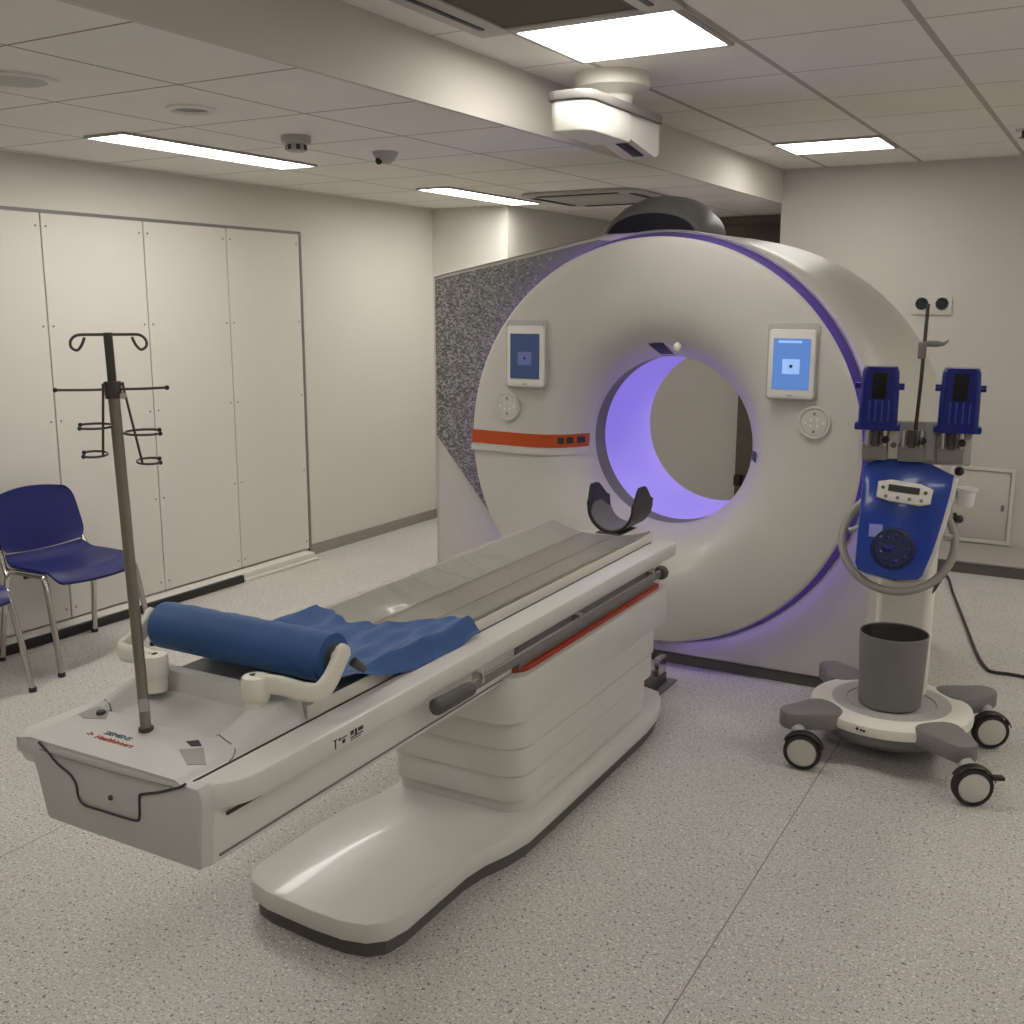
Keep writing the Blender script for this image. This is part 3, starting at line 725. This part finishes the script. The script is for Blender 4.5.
# blue paper roll, its loose end drawn over the couch
R0 = eR + Vector((-.015, 0, .0)); R1 = eL + Vector((.015, 0, .0))
ro = (0, R0.y, .80)
t = mthing('paper_roll', 'roll of blue paper held by white arms, its loose end spread over the couch', 'paper roll', ro)
rc = Vector((0, R0.y + .002, .852)); rl = .262; rr = .056
mb = MB(); rows = []
for k in range(25):
    x = rc.x - rl + 2 * rl * k / 24
    rr_ = rr + .0012 * math.sin(k * 2.1) + .0008 * math.sin(k * 5.3)
    if k in (0, 24): rr_ *= .97
    rows.append([(x, rc.y + rr_ * math.cos(2 * PI * m_ / 40), rc.z + rr_ * math.sin(2 * PI * m_ / 40)) for m_ in range(40)])
MB().sections(rows).build('roll', 'paper', t, ro)
MB().lathe([(.0001, rc.x + rl + .002), (.020, rc.x + rl + .002), (.050, rc.x + rl - .003), (.051, rc.x + rl - .010)], (0, rc.y, rc.z), 'x', 32).build('roll_end', 'dark', t, ro)
MB().tube([(rc.x - rl - .022, rc.y, rc.z + .004), (rc.x + rl + .018, rc.y, rc.z + .004)], .012, 12).build('spindle', 'cream', t, ro)
def sheet(i, j):
    u0, u1 = rc.x - rl + .005, rc.x + rl - .01
    u = u0 + (u1 - u0) * i
    # leaves the underside of the roll, then lies over the trough
    if j < .18:
        a = PI + PI * .55 * (j / .18); y = rc.y + (rr + .002) * math.cos(a); z = rc.z + (rr + .002) * math.sin(a)
        return Vector((u, y, z))
    k = (j - .18) / .82
    ya = rc.y + (rr + .002) * math.cos(PI * 1.55); za = rc.z + (rr + .002) * math.sin(PI * 1.55)
    far = 2.33 + .16 * sstep(-.16, .12, u) - .05 * sstep(.15, .25, u) + .012 * math.sin(u * 55) + .008 * math.sin(u * 113)
    y = ya + (far - ya) * k
    uu = u * (1 - .04 * sstep(0, .6, k)) + .014 * k
    lie = cr_z(max(-.222, min(.222, uu))) + .026 - .050 * sstep(.220, .248, abs(uu)) 
    wr = (.0045 * math.sin(uu * 46 + y * 14) + .0035 * math.sin(uu * 21 - y * 33 + 1.3) + .003 * math.sin(uu * 88 + y * 9)) * sstep(0, .25, k)
    z = za + (lie - za) * sstep(0, .45, k) + max(wr, -.006)
    return Vector((uu, y, z))
MB().thick_grid(sheet, lambda i, j: sheet(i, j) - Vector((0, 0, .0015)), 70, 80).build('loose_sheet', 'paper', t, ro, ang=60)

# head rest at the scanner end
ho = (.02, 3.94, .7135)
t = mthing('head_rest', 'small black curved head holder standing on the couch end before the bore', 'head rest', ho)
def hr(i, j, r):
    y = 3.865 + .215 * j
    q = 2 * i - 1                                   # -1 .. 1 around the U
    wall = .088 * (.25 + .75 * sstep(0, .22, j)) * (1 - .75 * sstep(.45, 1.0, j))
    c_ = .816
    L1 = PI / 2 * r; tot = L1 + wall; d_ = abs(q) * tot
    if d_ < L1: a = d_ / r; x, z = r * math.sin(a), c_ - r * math.cos(a)
    else: x, z = r + (d_ - L1) * .10, c_ + (d_ - L1)
    return Vector((.025 + math.copysign(x, q), y, z))
MB().thick_grid(lambda i, j: hr(i, j, .092), lambda i, j: hr(i, j, .100), 48, 18).build('shell', 'black', t, ho)
MB().thick_grid(lambda i, j: hr(.16 + .68 * i, .05 + .9 * j, .0865), lambda i, j: hr(.16 + .68 * i, .05 + .9 * j, .0915), 30, 12).build('lining', 'mid', t, ho)
MB().box(-.03, .08, 3.85, 4.02, .7137, .7175, .001).build('mount_tongue', 'dark', t, ho)

# ------------------------------------------------------------------ drip pole at the couch foot
px_, py_, pz_ = mpos(-.025, 1.503, .724)
io = (0, 0, 0)
t = thing('infusion_pole', 'tall grey metal drip pole with wire bottle hooks standing in the couch foot', 'infusion pole', (px_, py_, pz_), math.radians(50.27))
z_ = lambda z: z - pz_
lean = lambda z: -.022 * (z - .70) / .87
MB().tube([(lean(z), 0, z_(z)) for z in (.724, 1.0, 1.25, 1.47)], .0115, 16).build('pole', 'steel', t)
MB().tube([(lean(z), 0, z_(z)) for z in (1.455, 1.50, 1.55, 1.571)], .0088, 14).build('upper_tube', 'dsteel', t)
MB().tube([(lean(z), 0, z_(z)) for z in (.724, .732)], .016, 16).build('foot_collar', 'dsteel', t)
col_ = MB().tube([(lean(z), 0, z_(z)) for z in (1.440, 1.474)], .0165, 16); col_.build('collar', 'dsteel', t)
MB().tube([(lean(1.45) + .012, -.012, z_(1.448)), (lean(1.45) + .018, -.028, z_(1.447))], .007, 10).build('clamp_screw', 'chrome', t)
MB().box(lean(.78) - .0095, lean(.78) + .0095, -.0125, -.0105, z_(.772), z_(.800)).build('sticker', 'lgrey', t)
for sg in (-1, 1):
    x0 = -.021
    pth = smooth_path([(x0, 0, z_(1.567)), (x0 + sg * .03, 0, z_(1.567)), (x0 + sg * .058, 0, z_(1.566)), (x0 + sg * .070, -.004, z_(1.556)), (x0 + sg * .070, -.006, z_(1.543)), (x0 + sg * .060, -.008, z_(1.537)), (x0 + sg * .051, -.010, z_(1.546)), (x0 + sg * .044, -.012, z_(1.562))], 5)
    MB().tube(pth, .0029, 8).build('hook', 'dsteel', t)
    sg_x = x0 + sg * .012
    MB().tube(smooth_path([(sg_x, 0, z_(1.458)), (sg_x + sg * .045, .004, z_(1.4575)), (x0 + sg * .104, .006, z_(1.4585))], 4), .0026, 8).build('cross_arm', 'dsteel', t)
    MB().ball((x0 + sg * .106, .006, z_(1.4585)), .005, n=10).build('arm_tip', 'black', t)
    top = (x0 + (-.016 if sg < 0 else .020), -.006, z_(1.468)); bot = (-.047, -.012, z_(1.324)) if sg < 0 else (.028, -.012, z_(1.304))
    MB().tube(smooth_path([(x0, -.004, z_(1.470)), top, ((top[0] * .9 + bot[0] * .1), -.008, z_(1.455)), bot], 4), .0026, 8).build('drop_rod', 'dsteel', t)
    for (cx, cz, rx, kk) in (((-.060, 1.384, .036, 1), (-.064, 1.327, .026, 1)) if sg < 0 else ((.036, 1.368, .040, -1), (.043, 1.308, .026, -1))):
        ring = []
        for k in range(22):
            a = math.radians(-138 + 276 * k / 21) + (0 if kk > 0 else PI)
            ring.append((cx + rx * math.cos(a), -.012 + .032 * math.sin(a) + .02, z_(cz + .002 * math.sin(a))))
        MB().tube(ring, .0025, 8).build('bottle_ring', 'dsteel', t)
        for e in (ring[0], ring[-1]): MB().ball(e, .0048, n=10).build('ring_tip', 'black', t)

# ------------------------------------------------------------------ visitor chairs
t = thing('visitor_chair', 'blue plastic chair with chrome legs, whole in view against the white wall boards', 'chair', (-4.18, 3.115, 0), 0, 'blue chairs along the left wall')
C0 = t
def seat_z(a, b):      # a along depth 0 back..1 front, b across -1..1
    return .445 - .018 * math.sin(PI * a) * (1 - b * b) - .045 * sstep(.80, 1.0, a) + .03 * sstep(.18, 0, a) + .008 * b * b
def seat_pt(i, j, d):
    b = 2 * j - 1; a = i
    w = .232 * (1 - .14 * abs(2 * a - 1) ** 4)
    x = -.20 + .42 * a - .02 * b * b * sstep(.6, 1, a)
    return Vector((x, b * w, seat_z(a, b) + d))
MB().thick_grid(lambda i, j: seat_pt(i, j, .008), lambda i, j: seat_pt(i, j, -.004), 20, 20).build('seat', 'bluechair', t)
def back_pt(i, j, d):
    b = 2 * j - 1
    w = .232 - .022 * i - .035 * abs(2 * i - 1) ** 5
    z = .503 + .256 * i + .018 * (1 - b * b) * (2 * i - 1) ** 2 * (1 if i > .5 else -1)
    x = -.185 - .065 * i - .03 * (1 - b * b) + d
    return Vector((x, b * w, z))
MB().thick_grid(lambda i, j: back_pt(i, j, .006), lambda i, j: back_pt(i, j, -.006), 20, 20).build('backrest', 'bluechair', t)
for s_ in (-1, 1):
    fl = MB().tube(smooth_path([(-.17, s_ * .215, .425), (.08, s_ * .232, .435), (.118, s_ * .236, .425), (.150, s_ * .243, .34), (.212, s_ * .256, .012)], 5), .0135, 12).build('front_leg', 'chrome', t)
    MB().lathe([(.0001, 0), (.016, 0), (.0165, .018), (.013, .020)], (.213, s_ * .2565, 0), 'z', 12).build('foot_cap', 'rubber', fl)
    rl_ = MB().tube(smooth_path([(-.255, s_ * .185, .64), (-.225, s_ * .215, .54), (-.165, s_ * .228, .43), (-.150, s_ * .232, .40), (-.165, s_ * .240, .30), (-.208, s_ * .256, .012)], 5), .0135, 12).build('rear_leg', 'chrome', t)
    MB().lathe([(.0001, 0), (.016, 0), (.0165, .018), (.013, .020)], (-.209, s_ * .2565, 0), 'z', 12).build('foot_cap', 'rubber', rl_)
    MB().ball((.118, s_ * .236, .432), .0155, n=10).build('tube_joint', 'chrome', t)
MB().tube([(-.02, -.235, .418), (-.02, .235, .418)], .010, 10).build('cross_bar', 'dsteel', t)
c2 = copy_tree(C0); c2.location = (-4.128, 2.42, 0)
prop(c2, 'blue plastic chair cut off by the left edge of the photo, mostly outside the view', 'chair', 'blue chairs along the left wall')

# ------------------------------------------------------------------ contrast injector on its trolley
IX, IY = -.655, 3.955
t = thing('contrast_injector', 'blue and white contrast injector head on a round grey-armed trolley with casters', 'contrast injector', (IX, IY, 0))
J = t
MB().lathe([(.21, .178), (.262, .178), (.285, .166), (.290, .150), (.287, .132), (.27, .126), (.0001, .126)], (0, 0, 0), 'z', 64).build('base_disc', 'cream', t)
MB().lathe([(.0001, .176), (.150, .176), (.152, .173), (.158, .173), (.160, .177), (.206, .179), (.212, .178), (.212, .165)], (0, 0, 0), 'z', 64).build('base_inlay', 'lgrey', t)
MB().lathe([(.25, .128), (.262, .122), (.252, .09), (.215, .062), (.17, .052), (.0001, .050)], (0, 0, 0), 'z', 56).build('base_underside', 'mid', t)
for (x, y) in ((-.06, -.284), (-.045, -.286), (-.058, -.2875), (-.035, -.288)):
    MB().ball((x, y, .150 + .01 * random.random()), .005, n=8).build('base_screw', 'ink', t)
wheels = {(-1, -1): (-.225, -.372), (1, -1): (.336, -.366), (1, 1): (.332, .168), (-1, 1): (-.22, .37)}
for (sx, sy), (wx, wy) in wheels.items():
    ang = math.atan2(sy, sx)
    out = [(.226, -.020), (.232, -.050), (.248, -.074), (.275, -.084), (.31, -.078), (.36, -.062), (.415, -.051), (.436, -.040), (.449, -.020), (.452, 0)]
    out += [(x, -y) for x, y in reversed(out[:-1])]
    rt = Matrix.Rotation(ang, 4, 'Z')
    MB().prism(out, 'z', .118, .183, .010).build('trolley_arm', 'mid', t, xf=rt)
    tip = Vector((.405 * math.cos(ang), .405 * math.sin(ang), 0))
    cpos = Vector((wx, wy, 0)); dirv = (cpos - tip); dirv.z = 0
    face = math.radians(38 if (sx, sy) == (1, -1) else (52 if sx > 0 else 12))
    ca = Matrix.Translation((wx, wy, .066)) @ Matrix.Rotation(math.radians(12 + (14 if sx > 0 else -4)), 4, 'Z')
    w_ = MB().lathe([(.052, -.022), (.062, -.020), (.066, -.012), (.066, .012), (.062, .020), (.052, .022)], (0, 0, 0), 'y', 32).build('caster', 'rubber', t, xf=ca)
    MB().lathe([(.0001, -.0235), (.040, -.0235), (.050, -.020), (.054, -.012), (.054, .012), (.050, .020), (.0001, .0235)], (0, 0, 0), 'y', 32).build('wheel_disc', 'hub', w_, xf=ca)
    MB().tube([tuple(tip * .93 + Vector((0, 0, .130))), tuple((tip + cpos) / 2 + Vector((0, 0, .118))), tuple(cpos * .97 + Vector((0, 0, .112)))], [.024, .026, .018], 12).build('fork', 'lgrey', w_)
    MB().lathe([(.069, -.018), (.075, -.012), (.075, .012), (.069, .018)], (0, 0, 0), 'y', 24, math.radians(15), math.radians(150)).build('mudguard', 'black', w_, xf=ca)
    if (sx, sy) == (1, -1):
        MB().box(.055, .10, -.014, .014, .045, .058, .004).build('brake_pedal', 'black', w_, xf=ca @ Matrix.Translation((0, 0, -.02)))
MB().prism(rrect(-.10, .10, .10, .20, .03), 'z', .17, .80, .006).build('column', 'cream', t)
# head, facing the camera side
HQ = Matrix.Translation((0, 0, .867)) @ Matrix.Rotation(math.radians(9.5), 4, 'Z')
S = 1.047
def hb(mb, name, m, par=None): return mb.build(name, m, par or J, xf=HQ)
P = [(S * a, S * b) for a, b in ((-.147, .179), (-.101, .2), (-.016, .21), (.072, .193), (.147, .159), (.140, .10), (.121, 0), (.096, -.11), (.070, -.190), (.055, -.204), (-.018, -.214), (-.106, -.197), (-.140, -.186), (-.15, -.166), (-.150, -.06), (-.148, 0), (-.147, .10))]
tl = Matrix.Rotation(math.radians(-14), 4, 'X')
HQ0 = HQ; HQ = HQ0 @ tl
hb(MB().prism(P, 'y', -.035, .020, .010), 'head_cover', 'bluepanel')['label'] = 'glossy blue cover'
hb(MB().prism([(x * 1.03 + .012, z * 1.0 - .006) for x, z in P], 'y', .021, .085, .012), 'head_housing', 'white')
c = (S * -.007, S * .09)
HQk = HQ; HQ = HQ @ Matrix.Translation((c[0], 0, c[1])) @ Matrix.Rotation(math.radians(5), 4, 'Y') @ Matrix.Translation((-c[0], 0, -c[1]))
cn = hb(MB().prism([(c[0] - .092, c[1] - .030), (c[0] - .05, c[1] - .040), (c[0] + .06, c[1] - .042), (c[0] + .092, c[1] - .030), (c[0] + .094, c[1] + .022), (c[0] + .05, c[1] + .036), (c[0] - .05, c[1] + .038), (c[0] - .094, c[1] + .026)], 'y', -.068, -.034, .008), 'control_panel', 'white')
hb(MB().box(c[0] - .056, c[0] + .050, -.0705, -.067, c[1] - .004, c[1] + .020), 'display', 'ink', cn)
for x in (-.06, -.02, .02, .06):
    hb(MB().lathe([(.0001, -.0705), (.006, -.0705), (.007, -.067)], (c[0] + x, 0, c[1] - .024), 'y', 10), 'key', 'mid', cn)
for x in (-.074, .070):
    hb(MB().lathe([(.0001, -.0705), (.006, -.0705), (.007, -.067)], (c[0] + x, 0, c[1] + .006), 'y', 10), 'key', 'dark', cn)
HQ = HQk
hb(MB().box(-.118, -.072, -.0375, -.0345, -.072, -.026), 'sticker', 'lilac')
dk = (S * -.030, S * -.105)
dd = hb(MB().lathe([(.0001, -.0362), (.062, -.0362), (.064, -.040), (.074, -.039), (.077, -.032)], (dk[0], 0, dk[1]), 'y', 40), 'round_window', 'bluedark')
for k in range(9):
    a = k * 2 * PI / 9
    hb(MB().ball((dk[0] + .048 * math.cos(a), -.037, dk[1] + .045 * math.sin(a)), .008, 1, .5, 1, 10), 'roller', 'bluevessel', dd)
hb(MB().ball((dk[0] - .015, -.038, dk[1]), .018, 1.3, .4, .8, 10), 'roller', 'bluevessel', dd)
HQ = HQ0 @ Matrix.Translation((S * -.018, .03, S * -.082)) @ Matrix.Rotation(math.radians(-30), 4, 'X')
hb(MB().tube([(.194 * math.cos(2 * PI * k / 48), 0, .194 * math.sin(2 * PI * k / 48)) for k in range(48)], .0150, 12, True), 'handle_ring', 'ringgrey')
HQ = HQ0
hb(MB().tube([(-.19, .035, S * -.06), (-.10, .06, S * -.03)], .011, 10), 'handle_spoke', 'lgrey')
hb(MB().tube([(.165, .035, S * -.06), (.07, .06, S * -.03)], .011, 10), 'handle_spoke', 'lgrey')
# bracket row above
hb(MB().box(-.155, .205, .03, .075, .200, .350, .008), 'bracket_plate', 'lgrey')
hb(MB().box(-.075, -.035, .020, .034, .215, .335, .003), 'bracket_strip', 'cream')
hb(MB().box(.045, .085, .020, .034, .215, .350, .003), 'bracket_strip', 'lgrey')
for x in (-.118, 0.005, .135):
    hb(MB().box(x - .045, x + .042, -.012, .032, .212, .272, .005), 'bracket', 'mid')
    hb(MB().tube([(x, -.008, .262), (x, -.006, .325)], .014, 10), 'valve', 'dsteel')
    for q in (-.03, .03): hb(MB().tube([(x + q, -.01, .265), (x + q, -.01, .325)], .008, 8), 'valve_pin', 'chrome')
    hb(MB().ball((x + .034, -.02, .288), .014, n=10), 'valve_knob', 'black')
hb(MB().lathe([(.0001, .018), (.010, .018), (.011, .022)], (-.056, 0, .265), 'y', 12), 'bracket_screw', 'mid')
HE = {}
for x, lab in ((-.115, 'left blue bottle holder'), (.150, 'right blue bottle holder')):
    zb = .325
    v = hb(MB().sections([[(x + sx_, .0 + sy_, z) for sx_, sy_ in rrect(-w_, w_, -.045, .045, .02, 5)] for z, w_ in ((zb, .064), (zb + .01, .067), (zb + .12, .066), (zb + .205, .062), (zb + .222, .055))]), 'bottle_holder', 'bluevessel')
    v['label'] = lab
    hb(MB().box(x - .078, x + .078, -.035, .03, zb - .004, zb + .022, .006), 'holder_lip', 'bluevessel', v)
    for s_ in (-1, 1): hb(MB().lathe([(.0001, .010), (.012, .010), (.012, -.010), (.0001, -.010)], (x + s_ * .072, -.005, zb + .152), 'x', 12), 'hinge', 'bluevessel', v)
    hb(MB().box(x - .026, x + .024, -.0485, -.040, zb + .110, zb + .205, .004), 'window', 'void', v)
    for q in (-.03, -.01, .012, .034): hb(MB().box(x + q - .003, x + q + .003, -.0475, -.043, zb + .03, zb + .105, .001), 'rib', 'bluepanel', v)
hb(MB().tube([(.012, .03, .27), (.020, .03, .50), (.024, .03, .765)], .0065, 10), 'hook_pole', 'dsteel')
hb(MB().box(.002, .030, .015, .050, .575, .632, .004), 'pole_clamp', 'mid')
hb(MB().tube([(.02, .03, .628), (.065, .03, .627), (.085, .03, .627), (.100, .03, .640)], [.011, .011, .006, .003], 10), 'clamp_lever', 'mid')
cup = hb(MB().lathe([(.0001, .045), (.026, .045), (.030, .055), (.033, .10), (.040, .105), (.040, .115), (.0001, .116)], (.20, .09, .0), 'z', 24), 'drip_cup', 'white')
hb(MB().tube([(.13, .08, .06), (.20, .09, .075)], .012, 8), 'cup_arm', 'white')
hb(MB().ball((.185, .08, .0), .016, n=10).ball((.172, .08, .175), .018, n=10), 'fitting', 'ink')
hb(MB().tube(smooth_path([(.17, .09, .02), (.17, .10, -.12), (.13, .11, -.26), (.10, .10, -.30)], 4), .007, 8), 'hose', 'dark')

t = thing('waste_bin', 'plain grey open cylinder bin standing on the injector trolley base', 'bin', (IX, IY, .179))
MB().lathe([(.0001, 0), (.106, 0), (.110, .005), (.121, .272), (.119, .274), (.117, .272), (.106, .008), (.0001, .008)], (0, 0, 0), 'z', 56).build('bin_wall', 'bin', t)
MB().lathe([(.0001, .010), (.104, .010), (.1165, .269)], (0, 0, 0), 'z', 48).build('liner', 'bin_in', t)
t.location = (IX, IY - .035, .1795)

# ------------------------------------------------------------------ camera, world, view
yaw, pit, rol, f = .5260513, .1947609, .0025603, 1058.2687
fw = Vector((-math.sin(yaw) * math.cos(pit), math.cos(yaw) * math.cos(pit), -math.sin(pit)))
r = fw.cross(Vector((0, 0, 1))).normalized(); u = r.cross(fw)
r2 = r * math.cos(rol) + u * math.sin(rol); u2 = -r * math.sin(rol) + u * math.cos(rol)
cam = bpy.data.cameras.new('camera'); co = bpy.data.objects.new('camera', cam); col.objects.link(co)
mw = Matrix((r2, u2, -fw)).transposed().to_4x4(); mw.translation = (0, 0, 1.63035)
co.matrix_world = mw
cam.sensor_fit = 'HORIZONTAL'; cam.sensor_width = 36; cam.lens = f * 36 / 1024; cam.clip_start = .02
sc.camera = co
w = bpy.data.worlds.new('world'); sc.world = w; w.use_nodes = True
w.node_tree.nodes['Background'].inputs[0].default_value = (.9, .9, 1, 1); w.node_tree.nodes['Background'].inputs[1].default_value = .05
vs = sc.view_settings
vs.view_transform = 'Standard'; vs.look = 'None'; vs.gamma = 1; vs.use_curve_mapping = False; vs.exposure = 0.45
sc.cycles.use_denoising = True
